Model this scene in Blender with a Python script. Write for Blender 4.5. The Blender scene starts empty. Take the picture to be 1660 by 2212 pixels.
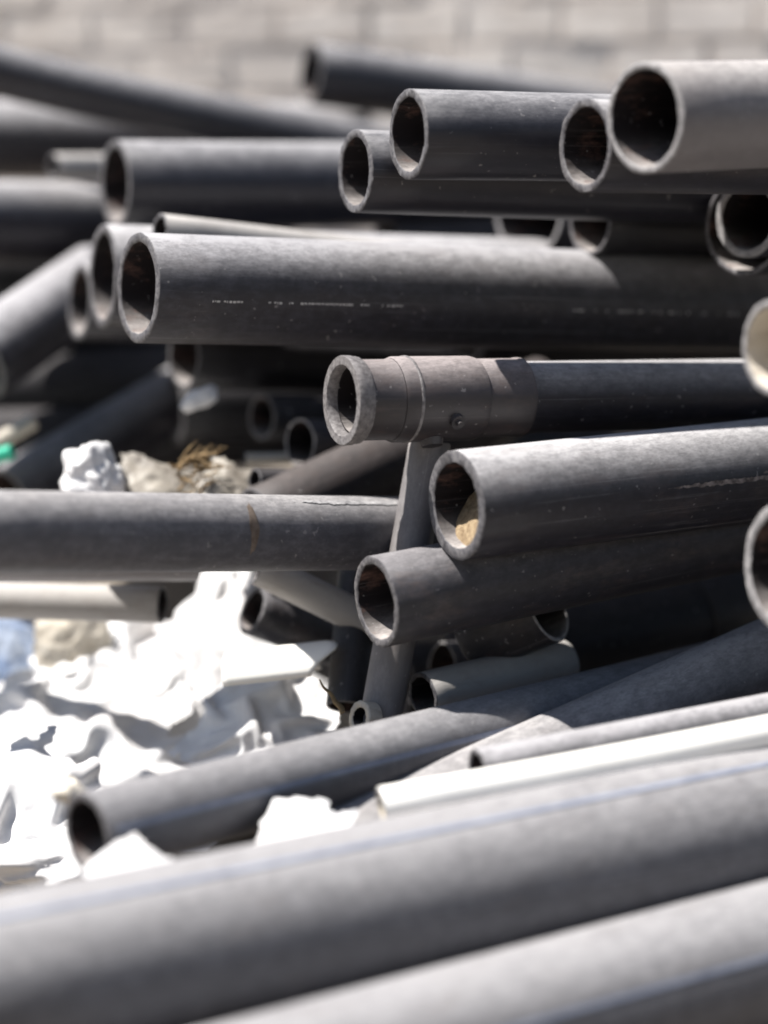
import bpy, bmesh, math, random
from mathutils import Vector, Matrix, noise
random.seed(7)
S = bpy.context.scene
COL = S.collection

# ------------------------------------------------------------------ camera, sky, sun, exposure
CAM_H, PITCH, FPX, W0, H0 = 0.80, math.radians(4.6), 5000.0, 1660.0, 2212.0
cd = bpy.data.cameras.new('camera'); cam = bpy.data.objects.new('camera', cd); COL.objects.link(cam)
cam.location = (0, 0, CAM_H); cam.rotation_euler = (math.pi/2 - PITCH, 0, 0)
cd.sensor_fit = 'VERTICAL'; cd.sensor_height = 24.0; cd.lens = 24.0*FPX/H0
cd.clip_start = 0.05; cd.clip_end = 500
cd.dof.use_dof = True; cd.dof.focus_distance = 2.94
cd.dof.aperture_fstop = (cd.lens/1000.0)/0.086
S.camera = cam

SUN = Vector((-0.46, -0.065, 0.885)).normalized()        # direction to the sun
wd = bpy.data.worlds.new('World'); S.world = wd; wd.use_nodes = True
nt = wd.node_tree; nt.nodes.clear()
sky = nt.nodes.new('ShaderNodeTexSky'); sky.sky_type = 'NISHITA'; sky.sun_disc = False
sky.sun_elevation = math.asin(SUN.z); sky.sun_rotation = math.atan2(SUN.x, SUN.y)
sky.dust_density = 1.2; sky.ozone_density = 2.0
bg = nt.nodes.new('ShaderNodeBackground'); bg.inputs[1].default_value = 0.050
wo = nt.nodes.new('ShaderNodeOutputWorld')
nt.links.new(sky.outputs[0], bg.inputs[0]); nt.links.new(bg.outputs[0], wo.inputs[0])
ld = bpy.data.lights.new('sun', 'SUN'); ld.energy = 5.0; ld.angle = math.radians(0.6); ld.color = (1.0, 0.965, 0.92)
sun = bpy.data.objects.new('sun', ld); COL.objects.link(sun)
sun.rotation_euler = SUN.to_track_quat('Z', 'Y').to_euler(); sun.location = (-2, 0, 5)
S.view_settings.view_transform = 'Standard'; S.view_settings.look = 'None'
S.view_settings.gamma = 1.0; S.view_settings.use_curve_mapping = False
S.view_settings.exposure = 0.92
S.cycles.use_denoising = True
S.cycles.max_bounces = 8; S.cycles.filter_width = 1.9

# ------------------------------------------------------------------ helpers
def at(u, v, d):
    """point seen at picture position (u, v) of a 1660 x 2212 view, d metres along the view axis"""
    x = (u - W0/2)/FPX; y = -(v - H0/2)/FPX
    c, s = math.cos(PITCH), math.sin(PITCH)
    return Vector((x*d, d*(c + y*s), CAM_H + d*(-s + y*c)))
CAMP = Vector((0, 0, CAM_H))

def link(o, parent=None):
    COL.objects.link(o)
    if parent: o.parent = parent
    return o
def obj(name, me, mats, parent=None, smooth=True):
    if isinstance(me, bmesh.types.BMesh):
        m = bpy.data.meshes.new(name); me.to_mesh(m); me.free(); me = m
    for m in (mats if isinstance(mats, (list, tuple)) else [mats]): me.materials.append(m)
    if smooth: me.polygons.foreach_set('use_smooth', [True]*len(me.polygons))
    return link(bpy.data.objects.new(name, me), parent)
def tag(o, label, cat, group=None):
    o['label'] = label; o['category'] = cat
    if group: o['group'] = group
    return o
def sharp(me, ang=35):
    bm = bmesh.new(); bm.from_mesh(me)
    for e in bm.edges:
        if len(e.link_faces) == 2 and e.calc_face_angle(0) > math.radians(ang): e.smooth = False
    bm.to_mesh(me); bm.free()

# ------------------------------------------------------------------ materials
def new_mat(name):
    m = bpy.data.materials.new(name); m.use_nodes = True
    n = m.node_tree; b = n.nodes['Principled BSDF']
    return m, n, b
def N(n, t, **kw):
    x = n.nodes.new(t)
    for k, v in kw.items():
        if k in ('ins',):
            for i, val in v.items(): x.inputs[i].default_value = val
        else: setattr(x, k, v)
    return x
def ramp(n, src, stops):
    r = n.nodes.new('ShaderNodeValToRGB'); e = r.color_ramp.elements
    while len(e) < len(stops): e.new(0.5)
    for i, (p, c) in enumerate(stops):
        e[i].position = p; e[i].color = c if len(c) == 4 else (*c, 1)
    n.links.new(src, r.inputs[0]); return r.outputs[0]
def mixc(n, fac, a, b):
    m = n.nodes.new('ShaderNodeMix'); m.data_type = 'RGBA'
    for i, v in ((0, fac), (6, a), (7, b)):
        if hasattr(v, 'is_linked') or hasattr(v, 'links'): n.links.new(v, m.inputs[i])
        else: m.inputs[i].default_value = (*v, 1) if isinstance(v, tuple) and len(v) == 3 else v
    return m.outputs[2]
def math_(n, op, a, b=None, clamp=False):
    m = n.nodes.new('ShaderNodeMath'); m.operation = op; m.use_clamp = clamp
    for i, v in ((0, a), (1, b)):
        if v is None: continue
        if hasattr(v, 'links'): n.links.new(v, m.inputs[i])
        else: m.inputs[i].default_value = v
    return m.outputs[0]

def coords(n, scale=(1, 1, 1)):
    """object coordinates, moved by each object's own random number"""
    tc = N(n, 'ShaderNodeTexCoord'); oi = N(n, 'ShaderNodeObjectInfo')
    k = math_(n, 'MULTIPLY', oi.outputs['Random'], 37.0)
    ad = N(n, 'ShaderNodeVectorMath', operation='ADD')
    n.links.new(tc.outputs['Object'], ad.inputs[0]); n.links.new(k, ad.inputs[1])
    mp = N(n, 'ShaderNodeVectorMath', operation='MULTIPLY'); mp.inputs[1].default_value = scale
    n.links.new(ad.outputs[0], mp.inputs[0]); return mp.outputs[0]
def noi(n, vec, scale, detail=4, rough=0.55):
    t = N(n, 'ShaderNodeTexNoise', ins={'Scale': scale, 'Detail': detail, 'Roughness': rough})
    n.links.new(vec, t.inputs['Vector']); return t.outputs['Fac']

def pipe_mat(name, base, dust, top=0.75, body=0.22, rough=0.5, scratch=0.5, mud=(0.13, 0.09, 0.065), mudamt=0.35, spec=0.5, up_pow=1.0, tint=(0.10, 0.10, 0.125), soft=1.0):
    """weathered plastic: settled dust on upward faces that also paints in sunlit tops and darker sides, speckled film, lengthwise scratches, mud spots"""
    m, n, b = new_mat(name)
    v1 = coords(n); vs = coords(n, (1.0, 34, 34)); vb = coords(n, (0.8, 2.0, 2.0)); vm = coords(n, (0.45, 1, 1))
    big = noi(n, vb, 7, 5, 0.6); fine = noi(n, vm, 420, 2, 0.6); mid = noi(n, vm, 130, 4, 0.7); blot = noi(n, v1, 40, 5, 0.7)
    streak = noi(n, vs, 3.2, 5, 0.7)
    g = N(n, 'ShaderNodeNewGeometry'); sx = N(n, 'ShaderNodeSeparateXYZ'); n.links.new(g.outputs['Normal'], sx.inputs[0])
    up = math_(n, 'POWER', math_(n, 'MAXIMUM', sx.outputs[2], 0.0), up_pow)  # upward faces gain pale dust; exponent paints the fade from sunlit top to side
    oi = N(n, 'ShaderNodeObjectInfo'); rv = math_(n, 'ADD', math_(n, 'MULTIPLY', oi.outputs['Random'], 0.40), 0.78)
    film = math_(n, 'MULTIPLY', math_(n, 'ADD', math_(n, 'MULTIPLY', up, top), body), rv)
    var = ramp(n, big, [(0.32, (1 - 0.22*soft,)*3), (0.66, (1 + 0.2*soft,)*3)])
    fac = math_(n, 'MULTIPLY', film, var)
    grime = math_(n, 'ADD', math_(n, 'MULTIPLY', mid, 0.6), math_(n, 'MULTIPLY', fine, 0.4))
    gr = ramp(n, grime, [(0.38, (1 - 0.30*soft,)*3), (0.60, (1 + 0.25*soft,)*3)])
    bl = ramp(n, blot, [(0.36, (1 - 0.18*soft,)*3), (0.62, (1 + 0.12*soft,)*3)])
    fac = math_(n, 'MULTIPLY', math_(n, 'MULTIPLY', fac, gr), bl)
    st = ramp(n, streak, [(0.60, (0,)*3), (0.70, (1,)*3)])
    st = math_(n, 'MULTIPLY', math_(n, 'MULTIPLY', st, scratch*0.28), bl)
    fac = math_(n, 'ADD', fac, math_(n, 'MULTIPLY', st, mid), clamp=True)
    vg = coords(n, (0.35, 95, 95)); gou = noi(n, vg, 3.0, 3, 0.6)
    gg = math_(n, 'MULTIPLY', ramp(n, gou, [(0.66, (0,)*3), (0.71, (1,)*3)]), scratch*0.45)
    fac = math_(n, 'ADD', fac, math_(n, 'MULTIPLY', gg, bl), clamp=True)
    # chalky bloom of old plastic: fine pale speckle all round
    ck = math_(n, 'MULTIPLY', ramp(n, math_(n, 'MULTIPLY', math_(n, 'ADD', mid, blot), 0.5), [(0.46, (0,)*3), (0.62, (1,)*3)]), 0.42)
    c = mixc(n, ck, base, tint) if tint else mixc(n, 0.0, base, base)
    c = mixc(n, fac, c, dust)
    mudn = noi(n, vb, 12, 7, 0.75)
    mf = ramp(n, mudn, [(0.53, (0,)*3), (0.66, (1,)*3)])
    mf = math_(n, 'MULTIPLY', mf, ramp(n, mid, [(0.35, (0.3,)*3), (0.6, (1,)*3)]))
    c = mixc(n, math_(n, 'MULTIPLY', mf, mudamt), c, mud)
    speck = noi(n, v1, 110, 2, 0.5)
    sp = ramp(n, speck, [(0.70, (0,)*3), (0.73, (1,)*3)])
    c = mixc(n, math_(n, 'MULTIPLY', sp, 0.35), c, (0.40, 0.38, 0.37))
    n.links.new(c, b.inputs['Base Color'])
    r = ramp(n, fac, [(0.0, (rough,)*3), (0.7, (min(0.95, rough + 0.38),)*3)])
    n.links.new(r, b.inputs['Roughness']); b.inputs['Specular IOR Level'].default_value = spec
    bp = N(n, 'ShaderNodeBump', ins={'Strength': 0.25, 'Distance': 0.0010})
    hh = math_(n, 'ADD', math_(n, 'MULTIPLY', streak, 0.8), mid)
    n.links.new(hh, bp.inputs['Height']); n.links.new(bp.outputs[0], b.inputs['Normal'])
    return m
def simple_mat(name, c1, c2, scale=20, rough=0.7, bump=0.2, dist=0.003, detail=5, stops=(0.35, 0.65), sss=0.0, spec=0.4):
    m, n, b = new_mat(name)
    v = coords(n); f = noi(n, v, scale, detail, 0.6)
    c = ramp(n, f, [(stops[0], c1), (stops[1], c2)])
    n.links.new(c, b.inputs['Base Color']); b.inputs['Roughness'].default_value = rough
    b.inputs['Specular IOR Level'].default_value = spec
    if bump:
        f2 = noi(n, v, scale*4, 4, 0.65); bp = N(n, 'ShaderNodeBump', ins={'Strength': bump, 'Distance': dist})
        n.links.new(f2, bp.inputs['Height']); n.links.new(bp.outputs[0], b.inputs['Normal'])
    if sss:
        b.inputs['Subsurface Weight'].default_value = sss; b.inputs['Subsurface Radius'].default_value = (0.03, 0.03, 0.03)
    return m

DUST = (0.37, 0.360, 0.365)
M_BLACK = pipe_mat('black_pe_dusty', (0.012, 0.011, 0.016), (0.42, 0.408, 0.41), 1.0, 0.0, up_pow=1.2, soft=0.9, mudamt=0.4, mud=(0.065, 0.045, 0.042), tint=(0.034, 0.032, 0.044), scratch=0.8)
M_CLEAN = pipe_mat('black_pe_cleaner', (0.011, 0.011, 0.017), DUST, 0.75, 0.0, rough=0.42, mudamt=0.12, mud=(0.06, 0.045, 0.042), tint=(0.022, 0.021, 0.030), up_pow=1.3)
M_GREY = pipe_mat('grey_pe_sunbleached', (0.014, 0.013, 0.018), (0.345, 0.336, 0.345), 1.0, 0.02, up_pow=1.35, rough=0.5, scratch=0.8, mudamt=0.28, mud=(0.065, 0.047, 0.045), tint=(0.050, 0.048, 0.064))
M_GREY3 = pipe_mat('grey_pe_front', (0.045, 0.045, 0.053), (0.285, 0.277, 0.280), 0.75, 0.20, up_pow=0.75, rough=0.5, scratch=1.2, mudamt=0.35, mud=(0.10, 0.085, 0.078), tint=(0.09, 0.088, 0.108), soft=0.85)
M_GREY2 = pipe_mat('grey_pe_chalky', (0.04, 0.04, 0.05), (0.36, 0.345, 0.34), 0.85, 0.10, rough=0.55, scratch=0.8, mudamt=0.25, mud=(0.085, 0.062, 0.053), tint=(0.115, 0.110, 0.135))
M_MUD = pipe_mat('black_pe_muddy', (0.016, 0.015, 0.019), (0.29, 0.275, 0.28), 0.60, 0.02, up_pow=1.4, mudamt=0.55, mud=(0.095, 0.068, 0.058), scratch=0.8, tint=(0.045, 0.041, 0.052))
M_PVC = pipe_mat('grey_pvc', (0.12, 0.11, 0.112), (0.46, 0.43, 0.41), 0.7, 0.04, rough=0.45, mudamt=0.25, tint=(0.16, 0.15, 0.155))
M_PALE = pipe_mat('pale_pvc', (0.30, 0.285, 0.27), (0.50, 0.47, 0.44), 0.6, 0.05, rough=0.55, mudamt=0.3, tint=None)
M_DARK = pipe_mat('black_pe_shaded', (0.009, 0.009, 0.012), (0.20, 0.18, 0.175), 0.30, 0.0, mudamt=0.2, mud=(0.05, 0.035, 0.03), tint=(0.02, 0.02, 0.028))  # shaded copy of the black pipe: darker base and dust stand for shade
M_DARKM = pipe_mat('black_pe_earthy_shaded', (0.014, 0.012, 0.014), (0.15, 0.125, 0.115), 0.45, 0.04, mudamt=0.8, mud=(0.055, 0.04, 0.035), scratch=0.8, tint=(0.04, 0.035, 0.04))  # real mud, plus dust darkened to stand for shade under the coupling
M_TAUPE = pipe_mat('coupler_taupe', (0.032, 0.028, 0.030), (0.30, 0.262, 0.255), 1.0, 0.0, up_pow=1.5, rough=0.42, mudamt=0.6, mud=(0.07, 0.05, 0.045), tint=(0.045, 0.038, 0.04))
M_WHITE = pipe_mat('white_pvc', (0.90, 0.88, 0.83), (0.84, 0.81, 0.75), 0.2, 0.05, rough=0.4, mudamt=0.12, mud=(0.45, 0.38, 0.28), scratch=0.3, tint=None)
M_CREAM = pipe_mat('cream_pvc', (0.50, 0.45, 0.37), (0.55, 0.50, 0.43), 0.3, 0.2, rough=0.5, mudamt=0.5, mud=(0.16, 0.10, 0.06), tint=None)
M_RIMM = simple_mat('scuffed_edge', (0.10, 0.092, 0.092), (0.235, 0.22, 0.217), 170, 0.6, 0.3, 0.001)
M_RIM = simple_mat('cut_pe_edge', (0.055, 0.052, 0.058), (0.155, 0.148, 0.150), 160, 0.6, 0.15, 0.001)
M_RIML = simple_mat('cut_edge_pale', (0.17, 0.163, 0.165), (0.34, 0.325, 0.32), 150, 0.6, 0.15, 0.001)
M_IN = pipe_mat('pipe_bore_shaded', (0.010, 0.008, 0.009), (0.42, 0.385, 0.365), 0.95, 0.0, mudamt=0.9, mud=(0.11, 0.062, 0.05), rough=0.8, up_pow=2.5, tint=None, spec=0.15)  # bore walls darkened, floor left pale: shade of the mouth put into colour
M_INP = simple_mat('pale_bore', (0.40, 0.35, 0.27), (0.56, 0.50, 0.40), 30, 0.6, 0.1, 0.001)
M_STRIPE = simple_mat('blue_stripe', (0.17, 0.19, 0.25), (0.28, 0.30, 0.36), 30, 0.6, 0.1, 0.0005)
M_PRINT = simple_mat('print_ink', (0.42, 0.41, 0.40), (0.62, 0.60, 0.58), 120, 0.7, 0)
M_SCUFF = simple_mat('dried_mud', (0.08, 0.065, 0.06), (0.30, 0.255, 0.235), 110, 0.9, 0.4, 0.002)
M_CHALK = simple_mat('chalky_scuff', (0.20, 0.195, 0.20), (0.46, 0.45, 0.45), 120, 0.9, 0.3, 0.001)
M_RUST = simple_mat('rust_streak', (0.10, 0.070, 0.050), (0.19, 0.15, 0.12), 60, 0.9, 0.2, 0.001)
M_SACK = simple_mat('white_woven_plastic', (0.66, 0.64, 0.63), (0.80, 0.80, 0.80), 7, 0.7, 0.3, 0.003, sss=0.0)
M_SACKB = simple_mat('yellowed_plastic', (0.58, 0.50, 0.38), (0.80, 0.75, 0.66), 12, 0.75, 0.3, 0.004)
M_BLUEP = simple_mat('blue_plastic', (0.17, 0.23, 0.36), (0.42, 0.47, 0.55), 20, 0.6, 0.2, 0.003)
M_CLEARP = simple_mat('dull_plastic_film', (0.16, 0.14, 0.115), (0.40, 0.365, 0.31), 25, 0.5, 0.3, 0.004)
M_GREEN = simple_mat('green_plastic', (0.02, 0.38, 0.24), (0.05, 0.50, 0.32), 30, 0.35, 0.05)
M_WOOD = simple_mat('old_wood', (0.22, 0.14, 0.075), (0.42, 0.31, 0.18), 30, 0.85, 0.4)
M_TWIG = simple_mat('dry_twig', (0.10, 0.065, 0.03), (0.36, 0.25, 0.13), 60, 0.9, 0.4)
M_SAND = simple_mat('sandy_soil', (0.22, 0.15, 0.085), (0.45, 0.34, 0.21), 120, 0.95, 0.8, 0.004)
M_SOIL = simple_mat('dusty_ground', (0.13, 0.11, 0.09), (0.26, 0.225, 0.185), 9, 0.95, 0.7, 0.01)
M_STONE = simple_mat('gravel', (0.22, 0.20, 0.18), (0.46, 0.43, 0.39), 60, 0.9, 0.4)
def block_mat():
    m, n, b = new_mat('painted_block')
    v = coords(n); g = N(n, 'ShaderNodeNewGeometry'); st = noi(n, g.outputs['Position'], 2.6, 5, 0.65)
    f = noi(n, v, 11, 5, 0.6); oi = N(n, 'ShaderNodeObjectInfo')
    c = ramp(n, f, [(0.32, (0.70, 0.63, 0.565)), (0.66, (0.86, 0.80, 0.735))])
    c = mixc(n, ramp(n, st, [(0.46, (0,)*3), (0.66, (0.6,)*3)]), c, (0.54, 0.485, 0.445))
    c = mixc(n, math_(n, 'MULTIPLY', oi.outputs['Random'], 0.35), c, (0.66, 0.605, 0.56))
    n.links.new(c, b.inputs['Base Color']); b.inputs['Roughness'].default_value = 0.9
    bp = N(n, 'ShaderNodeBump', ins={'Strength': 0.6, 'Distance': 0.006}); n.links.new(noi(n, v, 30, 5, 0.7), bp.inputs['Height'])
    n.links.new(bp.outputs[0], b.inputs['Normal']); return m
M_BLOCK = block_mat()
M_MORTAR = simple_mat('mortar', (0.48, 0.435, 0.40), (0.76, 0.71, 0.665), 7, 0.95, 0.6, 0.004)

# ------------------------------------------------------------------ pipes
def lathe_pipe(name, R, wall, L, mats, seg=56, rings=14, bend=0.0, seed=0, parent=None, bev=0.0012, oval=0.0):
    """hollow pipe along local +X with bevelled cut ends; slots: 0 outside, 1 cut face, 2 bore"""
    rnd = random.Random(seed); r0 = R - wall; b = min(bev, wall*0.25)
    prof = [(b, R, 0)]
    nx = rings
    prof = [(b + (L - 2*b)*i/nx, R, 0) for i in range(nx + 1)]
    prof += [(L, R - b, 1), (L, r0 + b, 1)]
    prof += [(L - b - (L - 2*b)*i/nx, r0, 2) for i in range(nx + 1)]
    prof += [(0, r0 + b, 1), (0, R - b, 1)]
    ph = rnd.random()*6.28
    verts, faces, mi = [], [], []
    cut = [rnd.uniform(-1, 1)*0.004, rnd.uniform(-1, 1)*0.004]
    for (x, r, k) in prof:
        t = x/L
        for j in range(seg):
            a = 2*math.pi*j/seg
            rr = r*(1 + oval*math.cos(2*(a - ph)))
            if x < 0.004: rr += 0.0009*noise.fractal(Vector((a*4, seed + 3, k*2.0)), 0.6, 2.2, 4)
            y = rr*math.cos(a); z = rr*math.sin(a)
            xx = x
            if x < 0.02: xx += (cut[0]*y + cut[1]*z)*6 + 0.0012*noise.fractal(Vector((a*2.5, seed, r*60)), 0.7, 2.1, 4)
            off = -bend*4*t*(1 - t)
            verts.append((xx, y, z + off))
    P = len(prof)
    for i in range(P):
        i2 = (i + 1) % P
        k = 0 if (prof[i][2] == 0 and prof[i2][2] == 0) else (2 if (prof[i][2] == 2 and prof[i2][2] == 2) else 1)
        for j in range(seg):
            j2 = (j + 1) % seg
            faces.append((i*seg + j2, i2*seg + j2, i2*seg + j, i*seg + j)); mi.append(k)
    me = bpy.data.meshes.new(name); me.from_pydata(verts, [], faces)
    me.polygons.foreach_set('material_index', mi); me.update()
    o = obj(name, me, mats, parent); sharp(o.data, 50)
    return o
def frame(P1, axis):
    X = axis.normalized(); Zw = Vector((0, 0, 1))
    if abs(X.z) > 0.95: Zw = Vector((0, -1, 0))
    Y = Zw.cross(X).normalized(); Z = X.cross(Y)
    return Matrix(((X.x, Y.x, Z.x, P1.x), (X.y, Y.y, Z.y, P1.y), (X.z, Y.z, Z.z, P1.z), (0, 0, 0, 1)))
def axis_of(u, v, d, u2, v2, q=None, d2=None):
    P1 = at(u, v, d)
    if d2 is None:
        view = (P1 - CAMP).normalized(); lo, hi = d*0.8, d*3
        for _ in range(50):
            m = (lo + hi)/2
            a = (at(u2, v2, m) - P1).normalized()
            if a.dot(view) < q: lo = m
            else: hi = m
        d2 = lo
    return P1, (at(u2, v2, d2) - P1)
STD = lambda m: [m, M_RIM, M_IN]
def pipe(name, label, u, v, d, h, u2, v2, L, mat, q=None, d2=None, wall=0.10, D=None, group=None, mats=None, bend=0.0, oval=0.006, back=0.0):
    P1, ax = axis_of(u, v, d, u2, v2, q, d2)
    D = D or h*d/FPX
    o = lathe_pipe(name, D/2, D*wall, L, mats or STD(mat), seed=int(u*7 + v), bend=bend, oval=oval)
    o.matrix_world = frame(P1 - ax.normalized()*back, ax)
    o['R'] = D/2; o['L'] = L
    if label: tag(o, label, 'pipe', group)
    return o
def patch(name, o, x0, x1, p0, p1, mat, lift=0.0004, nx=24, na=4, jag=0.0, seed=0):
    """thin curved strip lying on the outside of a pipe; angles from the top towards the viewer, degrees"""
    R = o['R']*1.006 + lift; bm = bmesh.new(); rows = []
    rnd = random.Random(seed)
    for i in range(nx + 1):
        x = x0 + (x1 - x0)*i/nx
        j0 = jag*noise.fractal(Vector((i*0.3, seed, 1.3)), 0.6, 2.2, 4); j1 = jag*noise.fractal(Vector((i*0.3, seed, 7.7)), 0.6, 2.2, 4)
        taper = max(0.06, min(1, 4*min(i, nx - i)/nx)) if jag else 1
        pm = (p0 + p1)/2; a0 = pm + (p0 - pm)*taper + j0; a1 = pm + (p1 - pm)*taper + j1
        row = []
        for k in range(na + 1):
            a = math.radians(a0 + (a1 - a0)*k/na)
            row.append(bm.verts.new((x, -R*math.sin(a), R*math.cos(a))))
        rows.append(row)
    for r1, r2 in zip(rows, rows[1:]):
        for k in range(na): bm.faces.new((r1[k], r1[k+1], r2[k+1], r2[k]))
    bmesh.ops.recalc_face_normals(bm, faces=bm.faces)
    return obj(name, bm, mat, o)

# ------------------------------------------------------------------ the setting: ground, mound, wall
def mound_h(x, y):
    def st(a, b, t): t = max(0, min(1, (t - a)/(b - a))); return t*t*(3 - 2*t)
    side = 1 - st(0.05, 0.55, x)
    z = 0.02*st(2.3, 2.9, y) + 0.04*st(3.3, 3.7, y) + 0.46*st(3.8, 4.25, y)
    z *= 0.25 + 0.75*side
    n_ = noise.fractal(Vector((x*5, y*5, 0)), 1.0, 2.1, 5)
    return z + 0.02*n_*(0.3 + st(2.0, 3.0, y))
def make_ground():
    bm = bmesh.new(); nx, ny = 160, 140; rows = []
    X0, X1, Y0, Y1 = -2.6, 3.2, 0.6, 5.4
    for j in range(ny + 1):
        r = []
        for i in range(nx + 1):
            x = X0 + (X1 - X0)*i/nx; y = Y0 + (Y1 - Y0)*j/ny
            edge = min(1, 6*min(i/nx, 1 - i/nx, j/ny, 1 - j/ny))
            r.append(bm.verts.new((x, y, mound_h(x, y)*edge + 0.004)))
        rows.append(r)
    for a, b in zip(rows, rows[1:]):
        for i in range(nx): bm.faces.new((a[i], a[i+1], b[i+1], b[i]))
    o = obj('earth_mound', bm, M_SOIL); o['kind'] = 'structure'
    bm = bmesh.new(); k = 60
    bm.faces.new([bm.verts.new(p) for p in ((-k, -k, -0.03), (k, -k, -0.03), (k, k, -0.03), (-k, k, -0.03))])
    o = obj('ground', bm, M_SOIL); o['kind'] = 'structure'
make_ground()

def make_wall():
    """pale block wall behind the heap, blocks one by one, joints recessed"""
    root = bpy.data.objects.new('block_wall', None); link(root)
    tag(root, 'pale whitewashed block wall behind the heap of pipes', 'wall')
    root.location = (0, 4.80, 0); root.rotation_euler = (0, 0, math.radians(-10))
    bh, bl, th = 0.0912, 0.196, 0.09; x0, n, rows = -1.45, 16, 18
    bm = bmesh.new(); bmesh.ops.create_cube(bm, size=1)
    bmesh.ops.scale(bm, vec=(n*bl - 0.02, 0.07, rows*bh - 0.004), verts=bm.verts)
    bmesh.ops.translate(bm, vec=(x0 + n*bl/2, 0.0395, rows*bh/2), verts=bm.verts)
    obj('mortar', bm, M_MORTAR, root, smooth=False)
    meshes = []
    for k in range(7):
        bm = bmesh.new(); bmesh.ops.create_cube(bm, size=1)
        bmesh.ops.scale(bm, vec=(bl - random.uniform(0.008, 0.022), th, bh - random.uniform(0.007, 0.018)), verts=bm.verts)
        for v in bm.verts: v.co += Vector((random.uniform(-1, 1), random.uniform(-1, 1), random.uniform(-1, 1)))*0.0035
        bmesh.ops.bevel(bm, geom=bm.edges[:], offset=0.004, segments=2, affect='EDGES')
        me = bpy.data.meshes.new('block'); bm.to_mesh(me); bm.free(); me.materials.append(M_BLOCK); meshes.append(me)
    for r in range(rows):
        for c in range(n):
            o = bpy.data.objects.new('block', random.choice(meshes)); link(o, root)
            o.location = (x0 + (c + 0.5 + (0.5 if r % 2 else 0) - 0.25)*bl + random.uniform(-1, 1)*0.002,
                          0.045 + random.uniform(-0.005, 0.003), (r + 0.5)*bh + random.uniform(-1, 1)*0.003)
            o.rotation_euler = (0, 0, random.uniform(-1, 1)*0.006)
make_wall()

# ------------------------------------------------------------------ the pipes, one by one
Pp = {}
Pp['P2'] = pipe('pipe', 'long dusty black pipe with a faded line of white print', 298, 622, 3.00, 239, 1330, 650, 1.45, M_GREY, q=.365, wall=.085)
Pp['P3'] = pipe('pipe', 'smooth black pipe whose open end stands left above the long printed pipe', 249, 399, 3.50, 192, 740, 392, 1.2, M_CLEAN, q=.35, wall=.085, bend=.006)
Pp['P5'] = pipe('pipe', 'black pipe with open end tucked under the next one, upper centre of heap', 767, 370, 3.02, 180, 1200, 387, 1.1, M_CLEAN, q=.42, wall=.095)
Pp['P6'] = pipe('pipe', 'black pipe with open end at upper centre, lying on top of another pipe', 882, 290, 2.90, 194, 1310, 298, 1.1, M_CLEAN, q=.43, wall=.09)
Pp['P7'] = pipe('pipe', 'black pipe end squeezed against the big grey pipe at the upper right', 1264, 315, 2.82, 200, 1660, 325, 1.1, M_BLACK, q=.585, wall=.085)
Pp['P8'] = pipe('pipe', 'big grey pipe with wide open mouth at the top right', 1393, 255, 2.69, 238, 1660, 246, 1.1, M_PVC, q=.69, wall=.065, mats=[M_PVC, M_RIML, M_IN])
Pp['P9'] = pipe('pipe', 'black pipe farthest back against the wall, top centre', 671, 158, 4.05, 134, 1100, 222, 0.95, M_CLEAN, q=.34, wall=.07)
Pp['TL1'] = pipe('pipe', 'long black pipe sloping down from the upper left edge before the wall', -90, 132, 3.85, 0, 740, 302, 0.82, M_CLEAN, d2=3.95, D=.086, bend=.010)
Pp['TL2'] = pipe('pipe', 'thick black pipe under the sloping one at the upper left edge', -120, 300, 4.08, 0, 420, 304, 0.75, M_BLACK, d2=4.15, D=.138)
Pp['S3'] = pipe('thin_pipe', 'short thin grey pipe end poking out beside the left pipe mouth', 115, 361, 3.72, 58, 215, 361, 0.3, M_PALE, q=.5, wall=.12)
Pp['L4'] = pipe('pipe', 'thick dusty black pipe coming in flat from the left edge', -140, 478, 3.72, 0, 290, 482, 0.66, M_BLACK, d2=3.95, D=.135)
Pp['P14'] = pipe('thin_pipe', 'thin pale dusty pipe wedged between two black pipes behind the printed one', 345, 500, 3.22, 78, 1090, 588, 0.75, M_PALE, q=.42, wall=.12)
Pp['P15'] = pipe('pipe', 'pipe mouth just behind the left end of the long printed pipe', 222, 597, 3.30, 225, 1200, 622, 1.1, M_BLACK, q=.28, wall=.09)
Pp['P16'] = pipe('pipe', 'smaller pipe mouth half hidden left of the printed pipe end', 172, 652, 3.50, 165, 1200, 690, 0.9, M_BLACK, q=.30, wall=.09)
Pp['L17'] = pipe('pipe', 'grey pipe slanting up from the left edge below the flat one', -60, 792, 3.52, 0, 172, 633, 0.36, M_GREY, d2=3.76, D=.124)
Pp['L18'] = pipe('pipe', 'dark pipe slanting in shadow above the rubbish at left', 20, 1075, 3.62, 0, 420, 838, 0.58, M_CLEAN, d2=3.86, D=.105)
Pp['stub'] = pipe('thin_pipe', 'thin pale stick of pipe at the left edge above the green bottle', -60, 990, 3.5, 0, 68, 912, 0.115, M_CREAM, d2=3.55, D=.026, wall=.15, mats=[M_CREAM, M_RIML, M_IN])
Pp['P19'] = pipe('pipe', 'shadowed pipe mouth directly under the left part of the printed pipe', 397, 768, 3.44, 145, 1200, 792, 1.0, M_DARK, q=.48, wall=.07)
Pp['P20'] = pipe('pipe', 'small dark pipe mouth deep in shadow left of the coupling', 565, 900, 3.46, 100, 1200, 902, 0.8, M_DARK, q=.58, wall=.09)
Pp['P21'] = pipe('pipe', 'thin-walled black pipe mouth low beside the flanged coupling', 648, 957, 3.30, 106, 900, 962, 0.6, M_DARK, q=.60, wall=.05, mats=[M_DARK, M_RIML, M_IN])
Pp['T'] = pipe('pipe', 'muddy black pipe slanting up under the flanged coupling', 560, 1128, 3.18, 0, 900, 968, 0.55, M_DARKM, d2=3.34, D=.098)
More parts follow.
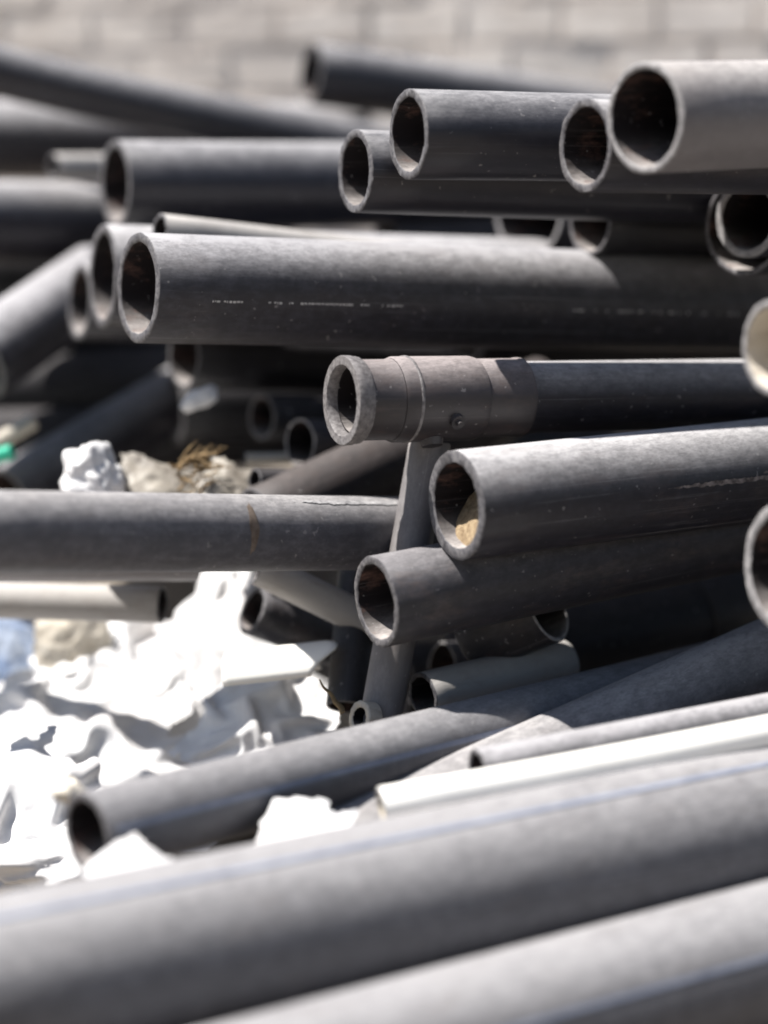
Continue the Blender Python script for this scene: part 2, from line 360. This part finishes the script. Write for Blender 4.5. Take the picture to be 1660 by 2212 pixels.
Pp['V'] = pipe('stake_pipe', 'grey pipe standing upright behind the two front pipe mouths', 930, 952, 3.02, 0, 818, 1580, 0.45, M_PVC, d2=2.985, D=.0545, mats=STD(M_PVC))
Pp['M'] = pipe('pipe', 'grey sunbleached pipe crossing the left half above the white sacks', -90, 1149, 2.64, 0, 900, 1152, 0.78, M_GREY2, d2=3.11, D=.0975)
Pp['A'] = pipe('pipe', 'black pipe with sand in its open mouth, right of centre', 985, 1092, 2.84, 240, 1660, 1013, 1.1, M_BLACK, q=.50, wall=.11)
Pp['B'] = pipe('pipe', 'muddy black pipe lying under the sand-filled one', 812, 1300, 2.87, 200, 1380, 1187, 0.95, M_MUD, q=.46, wall=.085)
Pp['P27'] = pipe('pipe', 'short pipe with its mouth turned right under the muddy pipe', 1184, 1308, 3.05, 0, 1020, 1376, 0.12, M_MUD, d2=3.11, D=.100, wall=.06, mats=[M_MUD, M_RIML, M_IN])
Pp['P28'] = pipe('pipe', 'thin-walled dark pipe end below the muddy pipe, beside the upright one', 955, 1447, 3.24, 122, 1300, 1440, 0.6, M_DARK, q=.50, wall=.04, mats=[M_MUD, M_RIML, M_IN])
Pp['P29'] = pipe('pipe', 'short pale grey pipe resting on the striped slanting pipe', 913, 1504, 3.00, 104, 1200, 1436, 0.24, M_PALE, q=.56, wall=.10)  # pale colour also stands in for sunlight that misses this pipe
Pp['G1'] = pipe('pipe', 'grey pipe with a blue stripe slanting from the sacks up to the right', 188, 1802, 2.52, 185, 1400, 1494, 1.25, M_GREY3, d2=3.10, wall=.10)
Pp['G2'] = pipe('pipe', 'mottled grey pipe rising steeply to the right above the white conduit', 690, 1868, 2.70, 0, 1400, 1548, 1.1, M_GREY2, d2=2.95, D=.115)
Pp['G3'] = pipe('thin_pipe', 'thin dusty pipe lying along the back of the white conduit', 1032, 1668, 2.67, 0, 1660, 1546, 0.9, M_GREY, d2=2.80, D=.054, wall=.12)
Pp['W'] = pipe('conduit', 'bright white plastic conduit lying on the thick front pipe', 822, 1740, 2.60, 0, 1660, 1574, 0.9, M_WHITE, d2=2.70, D=.041, bend=.005, wall=.1, mats=[M_WHITE, M_RIML, M_INP])
Pp['F'] = pipe('pipe', 'thickest grey pipe with a blue stripe across the foreground', -110, 2150, 2.34, 0, 1660, 1775, 1.6, M_GREY3, d2=2.70, D=.18)
Pp['H'] = pipe('pipe', 'nearest grey pipe cut off by the bottom right corner', 200, 2470, 2.23, 0, 1660, 2066, 1.3, M_GREY3, d2=2.55, D=.16)
Pp['R1'] = pipe('pipe', 'pale pipe mouth with cream bore at the right edge', 1664, 752, 2.59, 205, 1900, 742, 0.8, M_CREAM, q=.60, wall=.075, mats=[M_PVC, M_RIML, M_CREAM])
Pp['R2'] = pipe('pipe', 'thick black pipe mouth with grey rim cut by the right edge', 1690, 1230, 2.65, 284, 2000, 1200, 0.8, M_BLACK, q=.58, wall=.085, mats=[M_BLACK, M_RIML, M_IN])
Pp['P10'] = pipe('pipe', 'thin-walled pipe mouth half hidden above the printed pipe', 1142, 460, 3.52, 192, 1400, 462, 0.8, M_BLACK, q=.76, wall=.05, mats=[M_BLACK, M_RIML, M_IN])
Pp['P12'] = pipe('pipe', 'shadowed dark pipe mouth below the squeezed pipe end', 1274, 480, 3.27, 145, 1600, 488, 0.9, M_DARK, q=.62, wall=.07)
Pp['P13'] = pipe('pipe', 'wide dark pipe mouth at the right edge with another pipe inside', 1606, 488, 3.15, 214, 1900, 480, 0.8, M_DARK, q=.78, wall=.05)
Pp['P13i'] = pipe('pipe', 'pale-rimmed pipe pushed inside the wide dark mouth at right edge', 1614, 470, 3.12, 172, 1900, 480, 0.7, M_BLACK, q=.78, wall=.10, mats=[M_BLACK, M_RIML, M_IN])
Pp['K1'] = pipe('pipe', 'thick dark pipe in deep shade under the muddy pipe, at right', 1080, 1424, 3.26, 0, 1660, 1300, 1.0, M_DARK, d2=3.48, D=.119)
# filler pipes, added to block light and darken the gaps between the others
deep = [(430, 720, 3.85, 1300, 745, 3.95, .11, 'added dark filler pipe deep behind the printed pipe, upper of the two under its left half'),
        (380, 880, 3.75, 1200, 850, 3.95, .12, 'added dark filler pipe deep in the gap left of the coupling'),
        (700, 1010, 3.62, 1500, 960, 3.9, .12, 'added dark filler pipe hidden behind the coupling and the upright pipe'),
        (1010, 700, 3.55, 1700, 715, 3.9, .12, 'added dark filler pipe in the black gap between printed pipe and coupling'),
        (1000, 1200, 3.42, 1700, 1120, 3.75, .12, 'added dark filler pipe in deep shade behind the sand-filled pipe'),
        (1000, 1330, 3.42, 1700, 1260, 3.75, .12, 'added dark filler pipe in the black hollow under the muddy pipe'),
        (860, 1470, 3.40, 1700, 1400, 3.7, .11, 'added dark filler pipe at the back of the hollow above the slanting pipes'),
        (830, 520, 3.75, 1700, 545, 4.0, .12, 'added dark filler pipe in the gap under the upper centre pipe mouths'),
        (1330, 430, 3.62, 1900, 440, 3.9, .12, 'added dark filler pipe in shade below the big grey mouth'),
        (60, 700, 3.95, 700, 705, 4.05, .12, 'added dark filler pipe behind the slanting grey pipe at left'),
        (-60, 600, 3.95, 500, 600, 4.1, .13, 'added dark filler pipe under the flat left pipe, far back'),
        (-60, 860, 3.90, 600, 800, 4.0, .13, 'added dark filler pipe in shade above the slanting dark one at left'),
        (-60, 960, 3.85, 600, 930, 4.0, .12, 'added dark filler pipe far back above the white jug')]
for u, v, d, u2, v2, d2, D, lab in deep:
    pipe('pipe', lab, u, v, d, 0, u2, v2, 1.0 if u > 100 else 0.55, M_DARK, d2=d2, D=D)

# stripes, print, scuffs (parts of their pipes)
patch('stripe', Pp['F'], 0.02, 1.55, 25, 29.5, M_STRIPE, nx=40)
patch('stripe', Pp['G1'], 0.01, 1.2, 72, 80, M_STRIPE, nx=40)
patch('stripe', Pp['H'], 0.02, 1.25, 66, 70, M_STRIPE, nx=40)
def print_line(o, x0, x1, phi, seed):
    rnd = random.Random(seed); R = o['R']*1.006 + 0.0005; bm = bmesh.new(); x = x0
    while x < x1:
        w = rnd.uniform(0.0012, 0.0045); hgt = rnd.uniform(0.6, 1.0)*2.4
        if rnd.random() < 0.85:
            q = [bm.verts.new((xx, -R*math.sin(math.radians(a)), R*math.cos(math.radians(a)))) for xx, a in
                 ((x, phi), (x + w, phi), (x + w, phi + hgt), (x, phi + hgt))]
            bm.faces.new(q)
        x += w + (rnd.uniform(0.0008, 0.0022) if rnd.random() < 0.85 else rnd.uniform(0.006, 0.02))
    t = obj('printed_line', bm, M_PRINT, o, smooth=False); t['kind'] = 'stuff'; return t
print_line(Pp['P2'], 0.075, 0.36, 102, 3)
print_line(Pp['P2'], 0.62, 0.90, 102, 4)
patch('mud_smear', Pp['A'], 0.27, 0.52, 89, 94, M_SCUFF, jag=1.6, seed=3, nx=90)
patch('mud_smear', Pp['A'], 0.42, 0.62, 83, 89, M_SCUFF, jag=1.6, seed=9, nx=80)
patch('chalk_smear', Pp['M'], 0.47, 0.70, 28, 37, M_CHALK, jag=2.2, seed=5, nx=90)
patch('rust_streak', Pp['M'], 0.385, 0.400, 40, 118, M_RUST, jag=14, seed=2, nx=10, na=14)

# sand lying in the mouth of the big right pipe
def sand_in(o):
    R = o['R']*0.80; bm = bmesh.new(); rows = []
    for i in range(25):
        x = 0.016 + 0.22*i/24
        top = -R*0.80 + R*0.98*min(1, i/5)**0.8*(1 - 0.2*max(0, (i - 12)/12))
        row = []
        hw = math.sqrt(max(0.01, 1 - (top/R)**2))*R
        for k in range(13):
            y = -hw + 2*hw*k/12
            z = top + 0.006*noise.noise(Vector((x*40, y*60, 2))) + 0.003*noise.noise(Vector((x*150, y*150, 2)))
            z = max(z, -math.sqrt(max(0, R*R - y*y)) + 0.0005) if i else -math.sqrt(max(0, R*R - y*y)) + 0.0005
            row.append(bm.verts.new((x, y, z)))
        rows.append(row)
    for a, b in zip(rows, rows[1:]):
        for k in range(12): bm.faces.new((a[k], b[k], b[k+1], a[k+1]))
    s = obj('sand_heap', bm, M_SAND); s.matrix_world = o.matrix_world.copy()
    tag(s, 'yellowish sand lying inside the open mouth of the black pipe', 'sand')
sand_in(Pp['A'])

# ------------------------------------------------------------------ the flanged coupling on its pipe
def revolve(name, prof, mat, parent, seg=64, closed=False, jitter=0.0):
    bm = bmesh.new(); rows = []
    for i, (x, r) in enumerate(prof):
        rows.append([bm.verts.new((x, r*math.cos(2*math.pi*j/seg), r*math.sin(2*math.pi*j/seg))) for j in range(seg)])
    prs = list(zip(rows, rows[1:])) + ([(rows[-1], rows[0])] if closed else [])
    for a, b in prs:
        for j in range(seg): bm.faces.new((a[j], b[j], b[(j+1) % seg], a[(j+1) % seg]))
    if jitter:
        for v in bm.verts: v.co += v.normal*0 + Vector((0, v.co.y, v.co.z)).normalized()*jitter*noise.noise(v.co*180)
    bmesh.ops.recalc_face_normals(bm, faces=bm.faces)
    o = obj(name, bm, mat, parent); sharp(o.data, 40); return o
def coupling():
    P1, ax = axis_of(738, 865, 2.91, 1600, 850, q=.42)
    root = bpy.data.objects.new('pipe_with_coupling', None); link(root)
    tag(root, 'black pipe ending in a flanged taupe coupling with a welded bead', 'pipe')
    root.matrix_world = frame(P1, ax)
    R = 0.0567
    revolve('flange', [(0.0, R*.985), (0.002, R), (0.010, R), (0.013, R*.97), (0.019, R*.975), (0.023, R*.93), (0.024, R*.80),
                       (0.014, R*.76), (0.0015, R*.78), (0.0, R*.80)], M_RIMM, root, closed=True, jitter=0.0008)
    revolve('neck', [(0.0235, R*.73), (0.0235, R*.905), (0.062, R*.905), (0.066, R*.93), (0.0665, R*.73)], M_TAUPE, root)
    revolve('liner', [(0.0145, R*.757), (0.0145, R*.72), (0.5, R*.70), (0.5, R*.72)], M_IN, root)
    revolve('sleeve', [(0.0668, R*.73), (0.0668, R*.935), (0.071, R*.965), (0.178, R*.965), (0.186, R*.93), (0.187, R*.73)], M_TAUPE, root)
    revolve('weld_bead', [(0.0885 + 0.0022*math.cos(t*math.pi/4), R*.966 + 0.0013*math.sin(t*math.pi/4)) for t in range(8)], M_RIMM, root, closed=True, jitter=0.0009)
    revolve('collar', [(0.1875, R*.73), (0.1875, R*.885), (0.190, R*.90), (0.246, R*.90), (0.249, R*.92), (0.254, R*.92), (0.256, R*.86), (0.256, R*.73)], M_TAUPE, root)
    revolve('tail_pipe', [(0.2565, R*.73), (0.2565, R*.83), (0.9, R*.83), (0.9, R*.73)], M_BLACK, root)
    bm = bmesh.new()
    bmesh.ops.create_cone(bm, cap_ends=True, segments=20, radius1=0.0100, radius2=0.0095, depth=0.010)
    bmesh.ops.translate(bm, vec=(0, 0, 0.004), verts=bm.verts)
    r = bmesh.ops.create_cone(bm, cap_ends=True, segments=20, radius1=0.0045, radius2=0.004, depth=0.006)
    bmesh.ops.translate(bm, vec=(0, 0, 0.0115), verts=r['verts'])
    t = obj('terminal', bm, M_DARKM, root); sharp(t.data, 40)
    a = math.radians(118)
    t.location = (0.138, -math.sin(a)*R*.93, math.cos(a)*R*.93); t.rotation_euler = (a, 0, 0)
    bm = bmesh.new(); bmesh.ops.create_cone(bm, cap_ends=True, segments=24, radius1=0.017, radius2=0.0135, depth=0.012)
    a = math.radians(165); b_ = obj('outlet_boss', bm, M_TAUPE, root); sharp(b_.data, 40)
    b_.location = (0.12, -math.sin(a)*R*.98, math.cos(a)*R*.98); b_.rotation_euler = (a, 0, 0)
coupling()
# coupling collar on the dark pipe in the shade
k = Pp['K1']
c = revolve('collar', [(0.33, k['R']*1.01), (0.332, k['R']*1.07), (0.428, k['R']*1.07), (0.43, k['R']*1.01)], M_DARK, k)

# ------------------------------------------------------------------ sacks, rags, rubbish
def crumple(name, label, cat, u, v, d, hw, hh, dep, mat, seed, roll=0.0, amp=0.28, group=None, sub=5, power=2.6, sharpen=1.0):
    """crumpled sack / sheet lump: hw, hh half sizes in view units, dep half depth in metres"""
    bm = bmesh.new(); bmesh.ops.create_icosphere(bm, subdivisions=sub, radius=1)
    sx, sz = hw*d/FPX, hh*d/FPX
    for ve in bm.verts:
        p = ve.co.copy(); q = p.normalized()
        l = (abs(q.x)**power + abs(q.y)**power + abs(q.z)**power)**(-1/power)
        n1 = noise.noise(q*1.6 + Vector((seed, 0, 0)))
        wq = q + 0.25*Vector((noise.noise(q*2 + Vector((seed, 5, 0))), noise.noise(q*2 + Vector((9, seed, 0))), noise.noise(q*2 + Vector((0, 4, seed)))))
        c1 = noise.voronoi(wq*1.7 + Vector((seed, seed, 0)))[0]; c2 = noise.voronoi(wq*3.9 + Vector((0, seed, seed)))[0]
        c3 = noise.voronoi(wq*9.0 + Vector((seed, 0, seed)))[0]
        l *= 1 + amp*(n1*0.9 + 0.9*(c1[0] - 0.45) + 0.45*sharpen*(c2[0] - 0.45) + 0.12*sharpen*(c3[0] - 0.45))
        p = q*l; p = Vector((p.x*sx, p.y*dep, p.z*sz))
        cr, sr = math.cos(roll), math.sin(roll)
        ve.co = (p.x*cr - p.z*sr, p.y, p.x*sr + p.z*cr)
    o = obj(name, bm, mat); o.location = at(u, v, d)
    return tag(o, label, cat, group)
SG = 'white sacks and rags on the ground at left'
crumple('sack', 'largest crumpled white sack, filling the left of the heap foot', 'sack', 290, 1600, 3.52, 330, 165, .14, M_SACK, 3.1, .10, .30, SG)
crumple('sack', 'white sack with its corner standing up under the grey crossing pipe', 'sack', 475, 1375, 3.48, 85, 150, .07, M_SACK, 8.4, -.35, .30, SG)
crumple('sack', 'white sack at the right of the heap, below the broken white pipe', 'sack', 610, 1570, 3.44, 150, 95, .12, M_SACK, 5.7, .12, .32, SG)
crumple('sack', 'white folded sack at the lower left edge beside the striped pipe end', 'sack', 30, 1795, 3.20, 125, 120, .10, M_SACK, 12.2, .1, .25, SG)
crumple('sack', 'flat white sack low in front of the largest one', 'sack', 190, 1735, 3.40, 250, 110, .10, M_SACK, 21.3, .05, .25, SG)
crumple('sack', 'white sheet spread over the ground at the lower left corner of the heap', 'sack', 110, 1855, 3.0, 190, 70, .12, M_SACK, 51.3, .02, .25, SG)
crumple('plastic_bag', 'round white plastic bag above the grey crossing pipe', 'bag', 200, 1042, 3.22, 60, 80, .04, M_SACK, 2.2, .2, .35)
crumple('scrap', 'white scrap of plastic in the dark below the printed pipe', 'scrap', 432, 862, 3.36, 40, 20, .012, M_SACK, 11.7, .42, .25, sub=4)
crumple('scrap', 'khaki scrap of cardboard at the striped pipe end', 'scrap', 152, 1712, 2.62, 40, 24, .02, M_SACKB, 15.2, -.6, .3, sub=4)

import numpy as np
def cloth(nx, ny, w, h, comp, seed, dome=0.06, iters=160):
    """wrinkled sheet: a w x h m cloth pushed together to comp of its size over a low dome and relaxed until it folds"""
    rng = np.random.RandomState(seed); ax, ay = w/nx, h/ny
    X, Y = np.meshgrid(np.linspace(-.5, .5, nx + 1), np.linspace(-.5, .5, ny + 1), indexing='ij')
    f = np.array([[noise.fractal(Vector((x*5, y*5, seed)), 0.8, 2.1, 4) for y in Y[0]] for x in X[:, 0]])
    base = dome*np.exp(-(X**2*5 + Y**2*6)) + 0.25*dome*f
    P = np.stack([X*w*comp, Y*h*comp, base + 0.02*f + rng.normal(0, .002, X.shape)], -1)
    base2 = base - 0.004
    def proj(A, B, L, k):
        d = P[B] - P[A]; l = np.linalg.norm(d, axis=-1, keepdims=True) + 1e-9
        c = d*((l - L)/l*0.5*k); P[A] += c; P[B] -= c
    S_ = np.s_
    def pairs(di, dj):
        out = []
        for par in (0, 1):
            if di and not dj:
                a = np.arange(par*di, nx + 1 - di, 1); a = a[((a//di) % 2) == par]; out.append((S_[a, :], S_[a + di, :]))
            elif dj and not di:
                a = np.arange(0, ny + 1 - dj); a = a[((a//dj) % 2) == par]; out.append((S_[:, a], S_[:, a + dj]))
        return out
    con = [(A, B, ax, 1.0) for A, B in pairs(1, 0)] + [(A, B, ay, 1.0) for A, B in pairs(0, 1)]
    con += [(A, B, 2*ax, .55) for A, B in pairs(2, 0)] + [(A, B, 2*ay, .55) for A, B in pairs(0, 2)]
    con += [(A, B, 4*ax, .12) for A, B in pairs(4, 0)] + [(A, B, 4*ay, .12) for A, B in pairs(0, 4)]
    dg = math.hypot(ax, ay)
    for par in (0, 1):
        a = np.arange(par, nx, 2)
        con += [(S_[a, :-1], S_[a + 1, 1:], dg, .5), (S_[a, 1:], S_[a + 1, :-1], dg, .5)]
    for it in range(iters):
        for A, B, L, k in con: proj(A, B, L, k)
        P[..., 2] -= 0.0004
        P[..., 2] = np.maximum(P[..., 2], base2)
    return P
CL = [cloth(44, 36, .50, .40, .74, 3), cloth(34, 34, .40, .40, .70, 11), cloth(22, 19, .26, .22, .66, 23, dome=.03)]
def sheet(name, label, u, v, d, ci, sc, mat, seed, roll, tilt, spin=0.0, group=None):
    P = CL[ci]; nx, ny = P.shape[0] - 1, P.shape[1] - 1; bm = bmesh.new(); grid = {}
    for i in range(nx + 1):
        for j in range(ny + 1):
            edge = 0.5 - max(abs(i/nx - .5), abs(j/ny - .5))
            if edge < 0.03 + 0.10*noise.fractal(Vector((i*4.0/nx, j*4.0/ny, seed + 2)), 1.0, 2.1, 2): continue
            grid[i, j] = bm.verts.new(Vector(P[i, j])*sc)
    for i in range(nx):
        for j in range(ny):
            k = [(i, j), (i+1, j), (i+1, j+1), (i, j+1)]
            if all(t in grid for t in k): bm.faces.new([grid[t] for t in k])
    for vv in [vv for vv in bm.verts if not vv.link_faces]: bm.verts.remove(vv)
    o = obj(name, bm, mat); md = o.modifiers.new('smooth', 'SUBSURF'); md.levels = 2; md.render_levels = 2
    o.matrix_world = Matrix.Translation(at(u, v, d)) @ Matrix.Rotation(tilt, 4, 'X') @ Matrix.Rotation(roll, 4, 'Y') @ Matrix.Rotation(spin, 4, 'Z')
    return tag(o, label, 'plastic sheet', group)
TG = 'torn white sheets over the sacks'
sheet('plastic_sheet', 'torn white plastic sheet draped on top of the largest sack', 235, 1520, 3.42, 0, .95, M_SACK, 3.3, .1, .7, .2, TG)
sheet('plastic_sheet', 'torn white plastic sheet crumpled at the right of the heap', 575, 1575, 3.18, 1, .62, M_SACK, 8.1, -.15, .8, 1.0, TG)
sheet('plastic_sheet', 'torn white plastic sheet standing in a fold below the crossing pipe', 470, 1375, 3.40, 2, .72, M_SACK, 14.4, -.35, 1.15, 2.2, TG)
sheet('plastic_sheet', 'torn white plastic sheet lying low behind the striped pipe end', 130, 1650, 3.28, 0, 1.0, M_SACK, 20.9, .05, .6, 3.3, TG)
sheet('plastic_sheet', 'torn white plastic sheet at the lower left edge above the front pipe', 20, 1800, 3.0, 1, .8, M_SACK, 27.2, .15, .7, .6, TG)
sheet('rag', 'white rag peaked between the striped pipe and the thick front pipe', 632, 1828, 2.57, 2, .50, M_SACK, 31.5, -.25, .8, 1.15)
sheet('rag', 'white rag tucked beside the open end of the striped pipe', 292, 1882, 2.46, 2, .40, M_SACK, 33.5, .1, .6, 2.5)
sheet('plastic_film', 'pale crumpled film between the twigs and the thin-walled pipe', 490, 1062, 3.24, 2, .45, M_CLEARP, 35.5, .1, .9, 1.2)
sheet('plastic_film', 'dull grey plastic film bunched beside the white bag', 325, 1062, 3.24, 2, .50, M_CLEARP, 37.5, .1, 1.0, 2.9)
sheet('plastic_sheet', 'yellowish torn bag with pointed top at the left of the heap', 150, 1362, 3.40, 2, .46, M_SACKB, 39.5, .3, 1.2, .3)
sheet('plastic_sheet', 'faded blue torn bag at the left edge of the heap', 20, 1385, 3.42, 2, .50, M_BLUEP, 41.5, .3, .9, 2.1)

# broken white half pipe
def shard():
    bm = bmesh.new(); R, L, na, nx = 0.036, 0.165, 14, 16; rows = []
    for i in range(nx + 1):
        row = []
        for k_ in range(na + 1):
            a = math.radians(-100 + 200*k_/na)
            end = L*(1 - 0.30*abs(math.sin(a*0.9 + 0.5))) + 0.006*noise.noise(Vector((k_*0.9, 3, 1)))
            row.append(bm.verts.new((end*i/nx, R*math.sin(a), R*math.cos(a) - R)))
        rows.append(row)
    for a, b in zip(rows, rows[1:]):
        for k_ in range(na): bm.faces.new((a[k_], b[k_], b[k_+1], a[k_+1]))
    bmesh.ops.recalc_face_normals(bm, faces=bm.faces)
    bmesh.ops.solidify(bm, geom=bm.faces[:], thickness=0.003)
    o = obj('broken_pipe', bm, M_WHITE); P1, ax = axis_of(490, 1408, 3.12, 748, 1378, d2=3.08)
    o.matrix_world = frame(P1, ax)
    tag(o, 'broken white half pipe with jagged tip lying among the sacks', 'pipe')
shard()
pipe('thin_pipe', 'pale cream pipe with dark mouth turned right, under the grey crossing pipe', 352, 1306, 3.24, 0, -120, 1294, 0.40, M_PALE, d2=3.30, D=.052, wall=.07, mats=[M_PALE, M_RIM, M_IN])
pipe('pipe', 'grey pipe close behind the crossing pipe, showing as a strip below it', 428, 1176, 3.16, 0, -90, 1176, 0.40, M_PVC, d2=3.10, D=.10)
pipe('thin_pipe', 'pale grey pipe slanting down to the muddy pipe mouth', 560, 1228, 3.10, 0, 800, 1345, 0.19, M_PALE, d2=3.12, D=.046)
pipe('thin_pipe', 'dark muddy pipe piece with open end between sack corner and slanting pale pipe', 545, 1318, 3.22, 0, 760, 1400, 0.22, M_MUD, d2=3.30, D=.070)
pipe('pipe', 'black pipe piece standing dark behind the broken white pipe', 778, 1225, 3.16, 0, 752, 1520, 0.2, M_DARK, d2=3.09, D=.058)
pipe('thin_pipe', 'small cream pipe ring at the foot of the upright pipe', 776, 1550, 2.95, 74, 850, 1560, 0.022, M_CREAM, q=.62, wall=.2, mats=[M_CREAM, M_CREAM, M_IN])
pipe('thin_pipe', 'thin pale pipe reaching the thin-walled mouth from the left', 530, 992, 3.36, 0, 640, 990, 0.08, M_CREAM, d2=3.38, D=.018)
pipe('pipe', 'dark pipe piece below the thin-walled mouth', 550, 1040, 3.20, 0, 700, 1042, 0.12, M_DARK, d2=3.26, D=.036)
def stick(name, label, u, v, d, u2, v2, d2, r0, r1, mat, cat='stick', group=None, seed=0):
    a, b = at(u, v, d), at(u2, v2, d2); bm = bmesh.new(); rows = []; ax = (b - a); L = ax.length; n_ = 10
    for i in range(n_ + 1):
        t = i/n_; r = r0 + (r1 - r0)*t
        c0 = Vector((L*t, 0.16*L*noise.noise(Vector((t*2.5, seed*1.3, 0))), 0.16*L*noise.noise(Vector((t*2.5, 9, seed*1.3)))))
        rows.append([bm.verts.new(c0 + Vector((0, r*(1 + .2*noise.noise(Vector((j, i*.6, seed))))*math.cos(j*math.pi/4), r*math.sin(j*math.pi/4)))) for j in range(8)])
    for p, q in zip(rows, rows[1:]):
        for j in range(8): bm.faces.new((p[j], q[j], q[(j+1) % 8], p[(j+1) % 8]))
    bm.faces.new(rows[0][::-1]); bm.faces.new(rows[-1])
    o = obj(name, bm, mat); o.matrix_world = frame(a, ax); return tag(o, label, cat, group)
stick('wood_stick', 'stub of weathered wood at the left edge among the sacks', -60, 1500, 3.75, 92, 1468, 3.72, .02, .022, M_WOOD, seed=4)
stick('splinter', 'thin pale splinter beside the cream ring', 688, 1470, 2.97, 742, 1540, 2.96, .001, .0045, M_TWIG, seed=8)
tw = random.Random(5)
for i in range(26):
    u, v = 395 + tw.random()*75, 968 + tw.random()*90; a = tw.uniform(-.9, .9); l = tw.uniform(35, 75)
    stick('twig', 'dry brown twig in the tangle above the grey crossing pipe', u - l/2*math.cos(a), v + l/2*math.sin(a), 3.18 + tw.random()*.06,
          u + l/2*math.cos(a), v - l/2*math.sin(a), 3.18 + tw.random()*.06, tw.uniform(.0012, .0028), .0007, M_TWIG, 'twig', 'twigs in the tangle above the crossing pipe', i)

# green bottle at the left edge
def bottle():
    root = bpy.data.objects.new('bottle', None); link(root)
    P1, ax = axis_of(28, 975, 3.40, -80, 1010, d2=3.42)
    root.matrix_world = frame(P1, ax); tag(root, 'green plastic bottle at the left edge above the crossing pipe', 'bottle')
    revolve('body', [(0.02, .0), (0.02, .009), (0.028, .011), (0.045, .022), (0.06, .024), (0.16, .024), (0.165, .02), (0.165, 0)], M_GREEN, root, seg=28)
    revolve('cap', [(0.0, 0), (0.0, .0105), (0.001, .0115), (0.019, .0115), (0.0195, .0)], M_GREEN, root, seg=28)
bottle()

# gravel on the ground
def gravel():
    rnd = random.Random(11); verts, faces = [], []
    bm = bmesh.new(); bmesh.ops.create_icosphere(bm, subdivisions=1, radius=1)
    bv = [v.co.copy() for v in bm.verts]; bf = [[v.index for v in f.verts] for f in bm.faces]; bm.free()
    for i in range(1600):
        x, y = rnd.uniform(-1.3, 1.0), rnd.uniform(1.6, 4.2); s = 0.004 + 0.016*rnd.random()**3
        z = mound_h(x, y) + 0.004; k0 = len(verts)
        for p in bv:
            j = 1 + 0.35*noise.noise(p*1.7 + Vector((i, 0, 0)))
            verts.append((x + p.x*s*j*1.2, y + p.y*s*j, z + p.z*s*j*0.7))
        faces += [[k0 + q for q in f] for f in bf]
    me = bpy.data.meshes.new('gravel'); me.from_pydata(verts, [], faces)
    o = obj('gravel', me, M_STONE, smooth=False); o['kind'] = 'stuff'
    tag(o, 'loose grey gravel scattered on the dusty earth under the heap', 'gravel')
gravel()
for o in bpy.data.objects:
    for k in ('R', 'L'):
        if k in o.keys(): del o[k]
